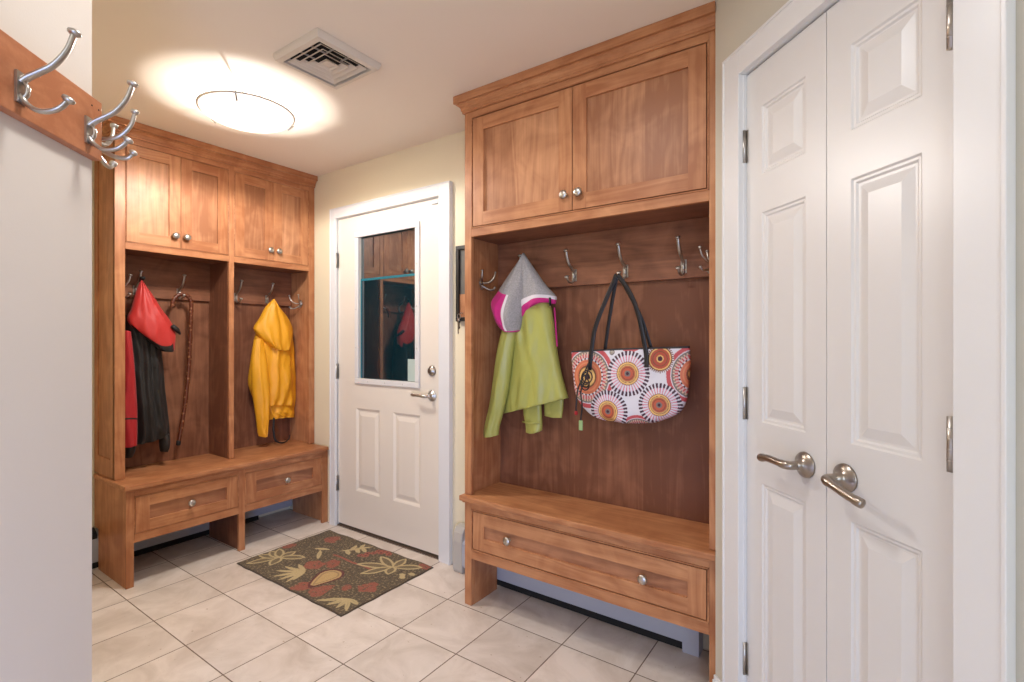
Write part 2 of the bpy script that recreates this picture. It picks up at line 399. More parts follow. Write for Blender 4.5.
for u in (-2.6, -2.44, -2.28):
    for z in (.983, 1.934): m.lathe([(.004, 0), (.004, .0015)], N(u, .012, z), (0, -1, 0), 8)
for z in (1.2, 1.45, 1.7):
    for u in (-2.717, -2.161): m.lathe([(.004, 0), (.004, .0015)], N(u, .012, z), (0, -1, 0), 8)
m.build('screw_plug', HEATC, wf)['label'] = 'beige plugs over the frame screws'
m = MB(); fbox(m, N, -2.698, -2.177, -.022, -.014, 1.0, 1.92); m.build('window_pane', GLASS, root)
m = MB(); TEAL = plain('teal_reflection', (24, 112, 128), .4, var=.2, vscale=20)  # reflection streak in the door glass, painted as thin teal strips
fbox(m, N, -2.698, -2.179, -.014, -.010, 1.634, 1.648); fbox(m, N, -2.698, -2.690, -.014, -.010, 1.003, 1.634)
m.build('painted_reflection', TEAL, root)['label'] = 'teal reflection streak painted across and down the glass'
m = MB(); fbox(m, N, -2.262, -2.180, -.014, -.0125, 1.002, 1.135); m.build('paper_note', plain('pale_paper', (176, 190, 182), .6), root)['label'] = 'small pale paper in the lower corner of the glass'
for z in (1.785, 1.04, .285):
    m = MB(); m.tube([(-2.924, 2.106, z-.05), (-2.924, 2.106, z+.05)], .0075, 10); fbox(m, N, -2.922, -2.908, .0, .003, z-.05, z+.05); fbox(m, N, -2.942, -2.926, .0, .012, z-.05, z+.05)
    m.build('hinge', NICK, root)
def rosette(m, o, ax, r=.033): m.lathe([(r, 0), (r, .003), (r*.97, .005), (r*.70, .010), (r*.48, .015), (.0125, .021), (.0105, .04), (.0001, .041)], o, ax, 28)
m = MB(); m.lathe([(.030, 0), (.030, .006), (.026, .012), (.018, .014), (.017, .020), (0, .021)], N(-2.047, 0, 1.072), (0, -1, 0), 28); fbox(m, N, -2.049, -2.045, .018, .034, 1.058, 1.086)
m.build('deadbolt', NICKD, root)
def lever_path(fr, u, z, s, L=.115, drop=0):
    P = [(u, .03, z), (u, .046, z), (u+s*.012, .054, z), (u+s*.04, .057, z+.002), (u+s*.07, .057, z+.003), (u+s*.095, .056, z+.002+drop*.5), (u+s*L, .054, z+.004+drop)]
    return [fr(*p) for p in catmull(P, 22)]
m = MB(); rosette(m, N(-2.047, 0, .928), (0, -1, 0)); m.tube(lever_path(N, -2.047, .928, -1), [.0095]*10+[.0085]*6+[.009]*5+[.006], 12)
m.build('lever_handle', NICK, root)
m = MB(); fbox(m, N, -2.918, -1.977, -.03, -.004, .008, .018); fbox(m, N, -2.925, -1.970, -.08, .008, .0, .008)
m.build('door_sweep', plain('bronze_threshold', (86, 70, 58), .5), root, bevel=.001)
# casing and jamb
m = MB(); NC = north(2.118)
prof = [(0, 0), (0, .012), (.008, .017), (.05, .021), (.062, .021), (.066, .016), (.066, 0)]
def casing(m, fr, u0, u1, zt, wl, wr, wt, thick, z0=0):
    # mitred flat-profile casing around an opening
    def leg(p0, p1, z, s): fbox(m, fr, p0, p1, 0, thick, z0, z)
    fbox(m, fr, u0-wl, u0, 0, thick, z0, zt+wt); fbox(m, fr, u1, u1+wr, 0, thick, z0, zt+wt); fbox(m, fr, u0, u1, 0, thick, zt, zt+wt)
    for q in ((u0-wl-.0015, u0-wl+.008, z0, zt+wt+.001), (u1+wr-.008, u1+wr+.0015, z0, zt+wt+.001), (u0-wl+.008, u1+wr-.008, zt+wt-.008, zt+wt+.0015)): fbox(m, fr, q[0], q[1], 0, thick+.003, q[2], q[3])
casing(m, NC, DX0+.006, DX1-.002, DZ-.004, .055, .083, .068, .026)
fbox(m, north(2.11), DX0-.004, DX0+.006, -.10, .0, 0, DZ); fbox(m, north(2.11), DX1-.006, DX1+.004, -.10, 0, 0, DZ); fbox(m, north(2.11), DX0, DX1, -.10, 0, DZ-.006, DZ+.004)
struct(m.build('trim_1', CASE, bevel=.002))

# ---- closet doors
RING = [(.004, -.004), (.010, -.004), (.014, -.008), (.020, -.008), (.045, -.001)]
for k, (u0, u1, pu0, pu1, lv, s) in enumerate(((.002, .3145, .073, .246, .246, -1), (.3165, .637, .389, .560, .374, 1))):
    b0 = clos((u0+u1)/2, 0, 0)
    root = struct(bpy.data.objects.new('door_%d' % (k+2), None)); COL.objects.link(root); root.location = b0; root['_b'] = b0
    m = MB(); panel_slab(m, clos, u0, u1, .010, 2.070, .034, [(pu0, pu1, 1.742, 1.945), (pu0, pu1, 1.006, 1.628), (pu0, pu1, .16, .824)], RING)
    m.build('slab', WHITE, root, bevel=.001)
    m = MB(); ax = (-R2, -R2, 0); rosette(m, clos(lv, 0, .922), ax, .034)
    if k == 0: P = lever_path(clos, lv, .922, -1, .108, -.006)
    else:
        # this lever is turned away from the meeting edge and hangs a little
        P = [clos(*p) for p in catmull([(lv, .03, .922), (lv, .050, .922), (lv+.010, .060, .920), (lv+.035, .062, .914), (lv+.065, .062, .906), (lv+.095, .060, .899), (lv+.108, .058, .896)], 22)]
    m.tube(P, [.0115]*9+[.0098]*4+[.0100]*4+[.0115]*3+[.0105, .006], 14)
    m.build('lever_handle', NICKD, root)
    for z in (1.85, 1.054, .262):
        m = MB()
        if k == 0:
            uu = -.001; m.tube([clos(uu, .007, z-.05), clos(uu, .007, z+.05)], .006, 10); fbox(m, clos, uu-.002, uu-.0005, -.0, .016, z-.05, z+.05); fbox(m, clos, uu, .010, 0, .002, z-.05, z+.05)
        else:
            uu = .6275; m.tube([clos(uu, .012, z-.052), clos(uu, .012, z+.052)], .0075, 12); fbox(m, clos, uu-.006, uu+.009, 0, .012, z-.05, z+.05)
            for q in (-.031, -.010, .010, .031): m.tube([clos(uu, .012, z+q-.001), clos(uu, .012, z+q+.001)], .0079, 12)
        m.build('hinge', NICK, root)
m = MB(); casing(m, lambda u, d, z: clos(u, d+.010, z), -.000, .642, 2.074, .082, .088, .080, .018)
fbox(m, clos, -.006, .0015, -.10, .012, 0, 2.08); fbox(m, clos, .640, .646, -.10, .012, 0, 2.08); fbox(m, clos, 0, .642, -.10, .012, 2.0735, 2.082)
struct(m.build('trim_2', CASE, bevel=.002))
m = MB()
for q in ((-.150, -.083), (.732, 3.9)): fbox(m, clos, q[0], q[1], .010, .024, 0, .10); fbox(m, clos, q[0], q[1], .010, .019, .10, .115)
struct(m.build('baseboard_right', CASE, bevel=.002))
m = MB(); fbox(m, rail, .0, 4.2, 0, .014, 0, .11); struct(m.build('baseboard_left', CASE, bevel=.002))

# ------------------------------------------------------------------ hooks and knobs
def disc(m, c, ax, r=.0085):
    m.lathe([(r*.45, -.006), (r*.9, -.003), (r, 0), (r*.95, .003), (r*.5, .0055), (0, .006)], c, ax, 16)
def coat_hook(fr, u, z, parent, mat=None, sc=1.0, name='coat_hook'):
    """two arms: a long S-curved upper one and a short lower one, from a slim plate"""
    m = MB(); g = lambda d, h, w=0: fr(u+w, d*sc, z+h*sc)
    fbox(m, lambda a, b, c: fr(a, b, c), u-.0115*sc, u+.0115*sc, 0, .004*sc, z-.027*sc, z+.027*sc)
    up = catmull([(.003, .010), (.012, .019), (.030, .030), (.052, .045), (.072, .072), (.083, .104)], 20)
    lo = catmull([(.003, -.012), (.010, -.026), (.028, -.037), (.048, -.036), (.064, -.027), (.074, -.014)], 18)
    arch = catmull([(.003, .014), (.011, .006), (.013, -.004), (.010, -.014), (.003, -.020)], 8)
    nrm = Vector(fr(u+1, 0, z))-Vector(fr(u, 0, z))
    m.tube([g(*p) for p in up], [.0072*sc-.0020*sc*i/19 for i in range(20)], 10, flat=(1.15, .7), nrm=nrm)
    m.tube([g(*p) for p in lo], [.0068*sc-.0018*sc*i/17 for i in range(18)], 10, flat=(1.15, .7), nrm=nrm)
    m.tube([g(*p) for p in arch], .0045*sc, 8, flat=(1.2, .6), nrm=nrm)
    for p, q in ((up[-1], up[-3]), (lo[-1], lo[-3])):
        a = Vector(g(*p)); disc(m, a, a-Vector(g(*q)), .0105*sc)
    for h in (.019, -.019): m.lathe([(.0028*sc, .003*sc), (.0022*sc, .0055*sc), (0, .006*sc)], fr(u, 0, z+h*sc), Vector(fr(u, 1, z))-Vector(fr(u, 0, z)), 8)
    return m.build(name, mat or NICK, parent)
def prong_hook(origin, nrm, parent, sc=1.0, mat=None, name='prong_hook', thick=1.0):
    """small plate with four curled arms spreading left and right"""
    o = Vector(origin); n = Vector(nrm).normalized(); s = Vector((0, 0, 1)).cross(n); m = MB()
    P = lambda a, d, h: o+n*d*sc+s*a*sc+Vector((0, 0, h*sc))
    m.lathe([(.014*sc, 0), (.014*sc, .003*sc), (.010*sc, .009*sc), (.006*sc, .014*sc), (0, .016*sc)], o, n, 16)
    m.tube([P(0, .002, .026), P(0, .006, .012), P(0, .008, 0), P(0, .006, -.012), P(0, .002, -.026)], [.006*sc, .007*sc, .009*sc, .007*sc, .006*sc], 10)
    for sd in (-1, 1):
        up = catmull([(0, .008, .004), (.014*sd, .020, .000), (.036*sd, .040, .006), (.054*sd, .056, .030), (.060*sd, .062, .060)], 16)
        lo = catmull([(0, .008, -.006), (.012*sd, .018, -.022), (.032*sd, .036, -.036), (.050*sd, .052, -.038), (.058*sd, .060, -.026)], 16)
        for A in (up, lo):
            m.tube([P(*p) for p in A], [.0045*sc*thick]*12+[.0042*sc*thick, .004*sc*thick, .0038*sc*thick, .0036*sc*thick], 8)
            disc(m, P(*A[-1]), P(*A[-1])-P(*A[-3]), .0075*sc)
    return m.build(name, mat or NICK, parent)
def knob(fr, u, z, parent, r=.0185):
    m = MB(); ax = Vector(fr(u, 1, z))-Vector(fr(u, 0, z))
    m.lathe([(.009, -.001), (.009, .002), (.006, .004), (.0058, .012), (.010, .016), (r, .019), (r, .022), (r*.8, .027), (r*.4, .029), (0, .0295)], fr(u, 0, z), ax, 22)
    return m.build('knob', NICK, parent)

SH = [(.0005, -.009), (.001, -.009)]        # shaker recess
def shaker(name, fr, u0, u1, z0, z1, w, parent, mats, pm=2, wz=None):
    m = MB(); wz = wz or w
    panel_slab(m, fr, u0, u1, z0, z1, .019, [(u0+w, u1-w, z0+wz, z1-wz)], SH, 0, 1, pm)
    return m.build(name, mats, parent, bevel=.0012)

# ------------------------------------------------------------------ big locker on the door wall
base = (-1.0, 1.97, 0)
big = thing('hall_locker', 'large cherry hall locker with two upper doors, hook niche and one long bench drawer', 'cabinet', base)
F = north(1.83); X0, X1 = -1.555, -.400
XR = -.444
m = MB(); m.box(X0, X0+.018, 1.845, 2.108, .52, 2.335); m.box(X0, X0+.018, 1.845, 2.03, 0, .52); m.box(X0+.018, X0+.042, 1.85, 2.03, 0, .215)
m.build('side_panel', WZ, big, bevel=.001)
m = MB(); m.box(XR, XR+.018, 1.852, 2.108, .52, 2.335); m.box(XR, XR+.018, 1.852, 2.03, 0, .52); m.build('side_panel', WZ, big, bevel=.001)
m = MB(); m.box(X0+.018, XR, 2.09, 2.107, .50, 1.76); m.build('back_panel', BZ, big)
# face frame: two stiles and rails
m = MB()
m.box(X0, -1.515, 1.83, 1.85, .522, 2.335, 0); m.box(XR, XR+.028, 1.83, 1.85, .522, 2.335, 0)
m.box(-1.515, XR, 1.83, 1.85, 1.735, 1.772, 1); m.box(-1.515, XR, 1.83, 1.85, 2.296, 2.335, 1)
m.box(X0, -1.515, 1.83, 1.85, 0, .492, 0); m.box(XR, XR+.028, 1.83, 1.85, 0, .492, 0)
m.box(-1.515, XR, 1.83, 1.85, .222, .262, 1); m.box(-1.515, XR, 1.83, 1.85, .456, .492, 1)
m.build('face_frame', [WZ, WX], big, bevel=.0015)
for (a, b, c, e) in ((-1.515, XR, 1.772, 2.296), (-1.515, XR, .262, .456)):      # thin bead around the two openings
    t = .006; m = MB()
    for q in ((a, b, c, c+t), (a, b, e-t, e), (a, a+t, c, e), (b-t, b, c, e)): fbox(m, F, q[0], q[1], -.019, .003, q[2], q[3])
    m.build('bead_molding', WX, big, bevel=.002)
m = MB(); m.box(X0+.018, XR, 1.85, 2.09, 1.737, 1.752); m.box(X0+.018, XR, 1.85, 2.09, 1.80, 1.81); m.build('shelf', BX, big)
m = MB(); m.box(X0+.018, XR, 1.86, 2.03, .225, .240); m.build('bottom_panel', BX, big)
for (a, b, ku) in ((-1.505, -.983, -1.012), (-.979, -.454, -.947)):
    d = shaker('door', F, a, b, 1.782, 2.286, .062, big, [WZ, WX, PZ]); knob(F, ku, 1.846, d)
d = shaker('drawer', F, -1.505, -.454, .272, .446, .064, big, [WZ, WX, PX], wz=.058)
for u in (-1.297, -.677): knob(F, u, .360, d)
m = MB(); m.box(X0-.012, -.416, 1.800, 2.09, .494, .520)
m.build('bench_seat', WX, big, bevel=.005)
m = MB(); m.box(X0-.004, -.43, 1.815, 1.84, .484, .495); m.build('seat_molding', WX, big, bevel=.003)
def crown(mb, pts_fn, mi=0): pass
CR = [(0, -.014), (.009, -.014), (.009, -.003), (.013, -.003), (.014, .008), (.020, .018), (.026, .023), (.026, .029), (.039, .029), (.039, .0645), (0, .0645)]
m = MB()
def sweep(m, prof, path, z0, mi=0):
    """sweep (out, up) profile round plan-view path of (x, y, nx, ny) stations"""
    n = len(prof); V = []
    for (x, y, nx, ny) in path:
        for o, h in prof: V.append((x+nx*o, y+ny*o, z0+h))
    F_ = []
    for k in range(len(path)-1):
        for i in range(n): F_.append((k*n+i, k*n+(i+1) % n, (k+1)*n+(i+1) % n, (k+1)*n+i))
    F_ += [tuple(range(n))[::-1], tuple(range((len(path)-1)*n, len(path)*n))]
    m.add(V, F_, mi)
sweep(m, CR, [(X0, 2.108, -1, 0), (X0, 1.83, -1, -1), (-.416, 1.83, 0, -1)], 2.335)
m.build('crown_molding', WX, big, bevel=.001)
HR = north(2.07)
m = MB(); m.box(-1.537, XR, 2.07, 2.091, 1.500, 1.737); hr = m.build('hook_rail', BX, big, bevel=.002)
for u in (-1.345, -1.097, -.848, -.600): coat_hook(HR, u, 1.548, hr)
prong_hook((-1.5365, 1.925, 1.528), (1, 0, 0), big, sc=.85, mat=NICKD, thick=1.5)
prong_hook((XR, 1.965, 1.540), (-1, 0, 0), big, sc=.85)

# ------------------------------------------------------------------ left locker with two bays
base = (-3.3, 1.53, 0)
lk = thing('double_locker', 'double cherry locker with four upper doors, two hook bays and two bench drawers', 'cabinet', base)
Y0, Y1 = .958, 2.116
G = west(-3.185); GB = west(-3.03)
m = MB()
panel_slab(m, lambda u, d, z: (u, Y0-d, z), -3.49, -3.190, .522, 2.335, .018, [(-3.44, -3.245, .62, 2.25)], [(.0005, -.006), (.001, -.006)], 0, 0, 1)
m.box(-3.49, -3.045, Y0+.0005, Y0+.018, .22, .5, 0); m.box(-3.425, -3.05, Y0, Y0+.018, 0, .22, 0)
m.build('side_panel', [WZ, PZ], lk, bevel=.001)
m = MB(); m.box(-3.49, -3.22, Y1-.018, Y1, .52, 2.335); m.box(-3.425, -3.05, Y1-.018, Y1, 0, .5); m.build('side_panel', WZ, lk, bevel=.001)
m = MB(); m.box(-3.49, -3.22, 1.538, 1.556, .52, 2.335); m.box(-3.42, -3.05, 1.523, 1.541, 0, .5); m.build('partition', BZ, lk, bevel=.001)
m = MB(); m.box(-3.478, -3.462, Y0+.018, 1.538, .50, 1.76); m.box(-3.478, -3.462, 1.556, Y1-.018, .50, 1.76); m.build('back_panel', BZ, lk)
m = MB()
for a, b in ((Y0, 1.004), (1.532, 1.562), (2.072, Y1)): m.box(-3.205, -3.185, a, b, .522, 2.335, 0)
for a, b in ((1.004, 1.532), (1.562, 2.072)): m.box(-3.205, -3.185, a, b, 1.730, 1.764, 1); m.box(-3.205, -3.185, a, b, 2.294, 2.335, 1)
m.box(-3.05, -3.03, Y0, .992, 0, .492, 0); m.box(-3.05, -3.03, 1.514, 1.550, 0, .492, 0); m.box(-3.05, -3.03, 2.072, Y1, 0, .492, 0)
for a, b in ((.992, 1.514), (1.550, 2.072)): m.box(-3.05, -3.03, a, b, .222, .262, 1); m.box(-3.05, -3.03, a, b, .458, .492, 1)
m.build('face_frame', [WZ, WY], lk, bevel=.0015)
for fr, (a, b, c, e) in ((G, (1.004, 1.532, 1.764, 2.294)), (G, (1.562, 2.072, 1.764, 2.294)), (GB, (.992, 1.514, .262, .458)), (GB, (1.550, 2.072, .262, .458))):
    t = .005; m = MB()
    for q in ((a, b, c, c+t), (a, b, e-t, e), (a, a+t, c, e), (b-t, b, c, e)): fbox(m, fr, q[0], q[1], -.019, .002, q[2], q[3])
    m.build('bead_molding', WY, lk, bevel=.0015)
m = MB(); m.box(-3.462, -3.22, Y0+.018, 1.538, 1.735, 1.75); m.box(-3.462, -3.22, 1.556, Y1-.018, 1.735, 1.75); m.build('shelf', BY, lk)
m = MB(); m.box(-3.42, -3.06, Y0+.018, 1.523, .225, .240); m.box(-3.42, -3.06, 1.541, Y1-.018, .225, .240); m.build('bottom_panel', BY, lk)
for a, b, ku in ((1.011, 1.2665, 1.236), (1.2685, 1.525, 1.294), (1.569, 1.816, 1.788), (1.818, 2.065, 1.846)):
    d = shaker('door', G, a, b, 1.771, 2.287, .057, lk, [WZ, WY, PZ]); knob(G, ku, 1.836, d)
for a, b in ((.999, 1.507), (1.557, 2.065)):
    d = shaker('drawer', GB, a, b, .269, .451, .062, lk, [WZ, WY, PY], wz=.055); knob(GB, (a+b)/2, .359 if a < 1.5 else .356, d)
m = MB(); m.box(-3.462, -3.008, Y0-.012, 2.108, .494, .520); m.build('bench_seat', WY, lk, bevel=.005)
m = MB(); m.box(-3.04, -3.018, Y0-.004, 2.106, .484, .495); m.build('seat_molding', WY, lk, bevel=.003)
m = MB(); sweep(m, CR, [(-3.49, Y0, 0, -1), (-3.185, Y0, 1, -1), (-3.185, 2.116, 1, 0)], 2.335); m.build('crown_molding', WY, lk, bevel=.001)
HL = west(-3.442)
for a, b, us in ((Y0+.018, 1.538, (1.133, 1.357)), (1.556, Y1-.018, (1.697, 1.912))):
    m = MB(); m.box(-3.462, -3.442, a, b, 1.497, 1.735); hr = m.build('hook_rail', BY, lk, bevel=.002)
    for u in us: coat_hook(HL, u, 1.536, hr)
prong_hook((-3.33, Y0+.018, 1.530), (0, 1, 0), lk, sc=1.2)
prong_hook((-3.315, Y1-.018, 1.510), (0, -1, 0), lk, sc=.95)

# ------------------------------------------------------------------ hook rail on the near left wall
rk = thing('coat_rack', 'cherry coat rack board with nickel hooks on the cream wall nearest the camera', 'coat rack', rail(.7, 0, 1.71))
m = MB(); fbox(m, rail, 0.0, 1.5, 0, .020, 1.648, 1.777)
RW = plain('dummy', (1, 1, 1))
brd = m.build('board', wood('cherry_rack', 'x', (200, 136, 96), (172, 108, 72)), rk, bevel=.0015)
m = MB()
for u, z in ((.035, 1.757), (.012, 1.757)): m.lathe([(.002, .0195), (.002, .0205)], rail(u, 0, z), (R2, R2, 0), 8)
m.build('nail_hole', DARK, brd)
RF = lambda u, d, z: rail(u, d+.020, z)
for u in (.048, .233): coat_hook(RF, u, 1.697, rk, sc=1.03)
prong_hook(rail(-.001, -.008, 1.700), (0, 1, 0), rk, sc=1.07)

# ------------------------------------------------------------------ ceiling things
cl = thing('ceiling_light', 'lit flush ceiling light with a white glass bowl held by three clips', 'light', (LAMP[0], LAMP[1], H))
m = MB(); R = .205
prof = []
for i in range(15):
    a = i/14; r = R*(1-a); prof.append((R*math.cos(a*PI/2) if a else R, -.062*math.sin(a*PI/2)))
outer = [(R*math.cos(i/16*PI/2), -.060*math.sin(i/16*PI/2)) for i in range(17)]
inner = [((R-.006)*math.cos(i/16*PI/2), -.054*math.sin(i/16*PI/2)) for i in range(16, -1, -1)]
m = MB(); O = Vector((LAMP[0], LAMP[1], 2.350)); V = []; n = 56
pr_ = outer+inner
for r, h in pr_:
    for k in range(n): V.append(O+Vector((r*math.cos(2*PI*k/n), r*math.sin(2*PI*k/n), h)))
Fc = [(i*n+k, i*n+(k+1) % n, ((i+1) % len(pr_))*n+(k+1) % n, ((i+1) % len(pr_))*n+k) for i in range(len(pr_)) for k in range(n)]
m.add(V, Fc, 0, True); m.build('glass_bowl', LGLASS, cl)
m = MB(); m.tube([(LAMP[0]+.208*math.cos(k*PI/32), LAMP[1]+.208*math.sin(k*PI/32), 2.349) for k in range(65)], .0055, 8, caps=False, nrm=(0, 0, 1)); m.build('rim_ring', plain('rim_enamel', (214, 206, 196), .5), cl)
m = MB(); m.lathe([(.055, 0), (.055, -.012), (.045, -.018), (.0, -.018)], (LAMP[0], LAMP[1], H), (0, 0, 1), 28); m.build('canopy', CASE, cl)
for a in (200, 320, 80):
    c, s = math.cos(math.radians(a)), math.sin(math.radians(a)); m = MB()
    m.tube([(LAMP[0]+c*.05, LAMP[1]+s*.05, H-.010), (LAMP[0]+c*.215, LAMP[1]+s*.215, H-.012), (LAMP[0]+c*.217, LAMP[1]+s*.217, 2.345), (LAMP[0]+c*.212, LAMP[1]+s*.212, 2.340), (LAMP[0]+c*.190, LAMP[1]+s*.190, 2.318)], .0036, 8)
    m.build('clip', NICK, cl)
cv = thing('ceiling_vent', 'square beige ceiling vent with stepped concentric louvres', 'vent', (-1.798, 1.256, H))
m = MB(); cx, cy = -1.798, 1.256
def sqring(m, r0, z0, r1, z1, t=.0025):
    """square frustum ring from half-size r0 at z0 to r1 at z1, wall thickness t"""
    V = [];
    for r, z in ((r0, z0), (r1, z1), (r1-t, z1), (r0-t, z0)):
        V += [(cx-r, cy-r, z), (cx+r, cy-r, z), (cx+r, cy+r, z), (cx-r, cy+r, z)]
    m.add(V, [(i*4+k, i*4+(k+1) % 4, ((i+1) % 4)*4+(k+1) % 4, ((i+1) % 4)*4+k) for i in range(4) for k in range(4)])
V = []; pf = [(.150, H), (.150, H-.010), (.143, H-.028), (.122, H-.031), (.122, H)]
for r, z in pf: V += [(cx-r, cy-r, z), (cx+r, cy-r, z), (cx+r, cy+r, z), (cx-r, cy+r, z)]
m.add(V, [(i*4+k, i*4+(k+1) % 4, ((i+1) % 5)*4+(k+1) % 4, ((i+1) % 5)*4+k) for i in range(5) for k in range(4)])
m.build('vent_frame', VENTM, cv, bevel=.001)
m = MB()
for r in (.110, .085, .060): sqring(m, r-.019, H-.013, r, H-.028, .003)
m.build('louvre', VENTM, cv)
m = MB(); sqring(m, .016, H-.013, .034, H-.028, .003); m.box(cx-.020, cx+.020, cy-.020, cy+.020, H-.024, H-.020)
for q in ((0, .026), (.034, .104)):
    for r0_, r1_ in ((.034, .122),):
        for sg in (-1, 1):
            for of in (-.035, .035):
                m.box(cx+of-.0015, cx+of+.0015, min(cy+sg*r0_, cy+sg*r1_), max(cy+sg*r0_, cy+sg*r1_), H-.010, H-.004)
                m.box(min(cx+sg*r0_, cx+sg*r1_), max(cx+sg*r0_, cx+sg*r1_), cy+of-.0015, cy+of+.0015, H-.010, H-.004)
    break
m.build('center_plate', VENTM, cv)
m = MB(); m.box(cx-.1225, cx+.1225, cy-.1225, cy+.1225, H-.003, H-.0005); m.build('duct_opening', DARK, cv)

# ------------------------------------------------------------------ baseboard heaters
ht = thing('baseboard_heater', 'grey baseboard heater under the large locker bench, its end cap beside the entry door', 'heater', (-1.2, 2.08, 0))
PR = [(0, .035), (.055, .035), (.055, .045), (.062, .048), (.062, .165), (.050, .180), (.012, .205), (0, .205)]
fn = lambda p, q, t: (t, 2.109-p, q)
m = MB(); m.prism(PR, -1.76, -.56, fn); m.build('front_cover', HEATM, ht, bevel=.001)
m = MB(); m.prism([(0, 0), (.045, 0), (.045, .034), (0, .034)], -1.75, -.56, fn); m.build('base_slot', DARK, ht)
m = MB(); m.prism([(0, 0), (.058, 0), (.066, .02), (.067, .17), (.060, .215), (.040, .242), (.012, .250), (0, .250)], -1.822, -1.757, fn); m.build('end_cap', HEATC, ht, bevel=.006)
m = MB(); m.prism([(0, 0), (.063, 0), (.064, .165), (.052, .182), (.012, .207), (0, .207)], -.60, -.535, fn); m.build('end_cap', HEATM, ht, bevel=.001)
h2 = thing('baseboard_heater', 'dark-topped baseboard heater on the wall behind the double locker', 'heater', (-3.47, 1.2, 0))
fn2 = lambda p, q, t: (-3.499+p, t, q)
m = MB(); m.prism(PR, .30, 2.10, fn2); m.build('front_cover', HEATM, h2, bevel=.001)
m = MB(); m.prism([(0, 0), (.045, 0), (.045, .034), (0, .034)], .30, 1.86, fn2); m.build('base_slot', DARK, h2)
m = MB(); m.prism([(.010, .206), (.052, .181), (.064, .166), (.066, .185), (.054, .200), (.014, .218)], .30, .955, fn2); m.build('damper', DARK, h2)

# ------------------------------------------------------------------ key board, keys, sensor
kb = thing('key_cabinet', 'narrow black framed key board on the wall between entry door and large locker', 'key holder', (-1.74, 2.10, 1.35))
kf = north(2.109)
m = MB(); a, b, c, e = -1.842, -1.62, 1.352, 1.765; w = .022
for q in ((a, b, c, c+w), (a, b, e-w, e), (a, a+w, c+w, e-w), (b-w, b, c+w, e-w)): fbox(m, kf, q[0], q[1], 0, .020, q[2], q[3])
m.build('frame', FRAMEM, kb, bevel=.002)
m = MB(); fbox(m, kf, a+w-.002, b-w+.002, 0, .006, 1.50, e-w+.002); m.build('picture', plain('grey_print', (120, 118, 112), .3, var=.5, vscale=12), kb)
m = MB(); fbox(m, kf, a+w-.002, b-w+.002, 0, .010, c+w-.002, 1.50); kp = m.build('wood_panel', PZ, kb)
for u in (-1.80, -1.76, -1.72):
    m = MB(); m.tube([kf(u, .008, 1.40), kf(u, .020, 1.392), kf(u, .026, 1.398)], .002, 8); m.build('key_peg', NICK, kb)
ks = thing('key_bunch', 'bunch of dark keys hanging from the black key board', 'keys', kf(-1.806, .03, 1.39))
m = MB(); ring_ = [kf(-1.806+.011*math.sin(t*PI/8), .032, 1.378+.014*math.cos(t*PI/8)) for t in range(17)]; m.tube(ring_, .0015, 6); m.build('key_ring', NICK, ks)
for i, (du, dz, L_) in enumerate(((-.006, 0, .06), (.004, -.004, .052), (.0, .002, .085))):
    m = MB(); u = -1.806+du; z = 1.366+dz; y = .031+i*.004
    m.lathe([(.010, -.001), (.010, .001)], kf(u, y, z-.010), (0, 1, 0), 14)
    fbox(m, kf, u-.003, u+.003, y-.001, y+.001, z-L_, z-.018); fbox(m, kf, u-.0, u+.006, y-.001, y+.001, z-L_+.004, z-L_+.012)
    m.build('key', FRAMEM if i < 2 else NICKD, ks)
m = MB(); fbox(m, N, -2.040, -1.990, .0, .016, 2.030, 2.050); fbox(m, N, -2.032, -2.000, .016, .019, 2.033, 2.047)
tag(m.build('door_sensor', CASE, base=N(-2.01, .01, 2.03), bevel=.003), 'tiny white alarm contact at the top corner of the entry door', 'sensor')

# ------------------------------------------------------------------ rug
def lerp(a, b, t): return tuple(x*(1-t)+y*t for x, y in zip(a, b))
def segd(px, py, ax, ay, bx, by):
    dx, dy = bx-ax, by-ay; L = dx*dx+dy*dy; t = max(0, min(1, ((px-ax)*dx+(py-ay)*dy)/L)) if L else 0
    return math.hypot(px-ax-t*dx, py-ay-t*dy), t
def in_leaf(x, y, ax, ay, bx, by, w):
    """signed-ish leaf: returns distance-from-outline measure s in [0,1] inside (0 = edge, 1 = midrib)"""
    d, t = segd(x, y, ax, ay, bx, by)
    ww = w*math.sin(PI*min(1, max(.0, t*.94+.03)))**.7
    return (ww-d) if ww > 0 else -1
OLIVE, TAN, RED, DRED, GOLD = srgb(92, 75, 48), srgb(188, 168, 122), srgb(150, 76, 56), srgb(92, 24, 20), srgb(190, 158, 104)
rng = random.Random(4)
fl = [((-2.747, 1.606), [(-2.820, 1.455), (-2.866, 1.545), (-2.868, 1.61), (-2.855, 1.66), (-2.740, 1.697), (-2.625, 1.68), (-2.690, 1.515)]),
      ((-2.118, 1.890), [(-2.309, 1.800), (-2.200, 1.740), (-2.277, 1.935), (-1.985, 1.975), (-2.075, 1.815), (-2.134, 2.000)])]
fan = [(-2.574, 1.614), (-2.606, 1.555), (-2.600, 1.500), (-2.553, 1.458), (-2.497, 1.446), (-2.440, 1.455), (-2.430, 1.490)]
frond = [((-2.533, 1.851), (-2.422, 2.004)), ((-2.50, 1.90), (-2.52, 1.96)), ((-2.48, 1.92), (-2.425, 1.90)), ((-2.46, 1.95), (-2.40, 1.93)), ((-2.47, 1.94), (-2.49, 1.995)), ((-2.51, 1.88), (-2.45, 1.85))]
lb = [((-2.030, 1.533), p) for p in ((-2.150, 1.442), (-2.075, 1.440), (-2.014, 1.448), (-1.955, 1.462), (-1.953, 1.531))]
up_l = [((-2.64, 1.79), (-2.55, 1.72)), ((-2.60, 1.83), (-2.69, 1.79))]
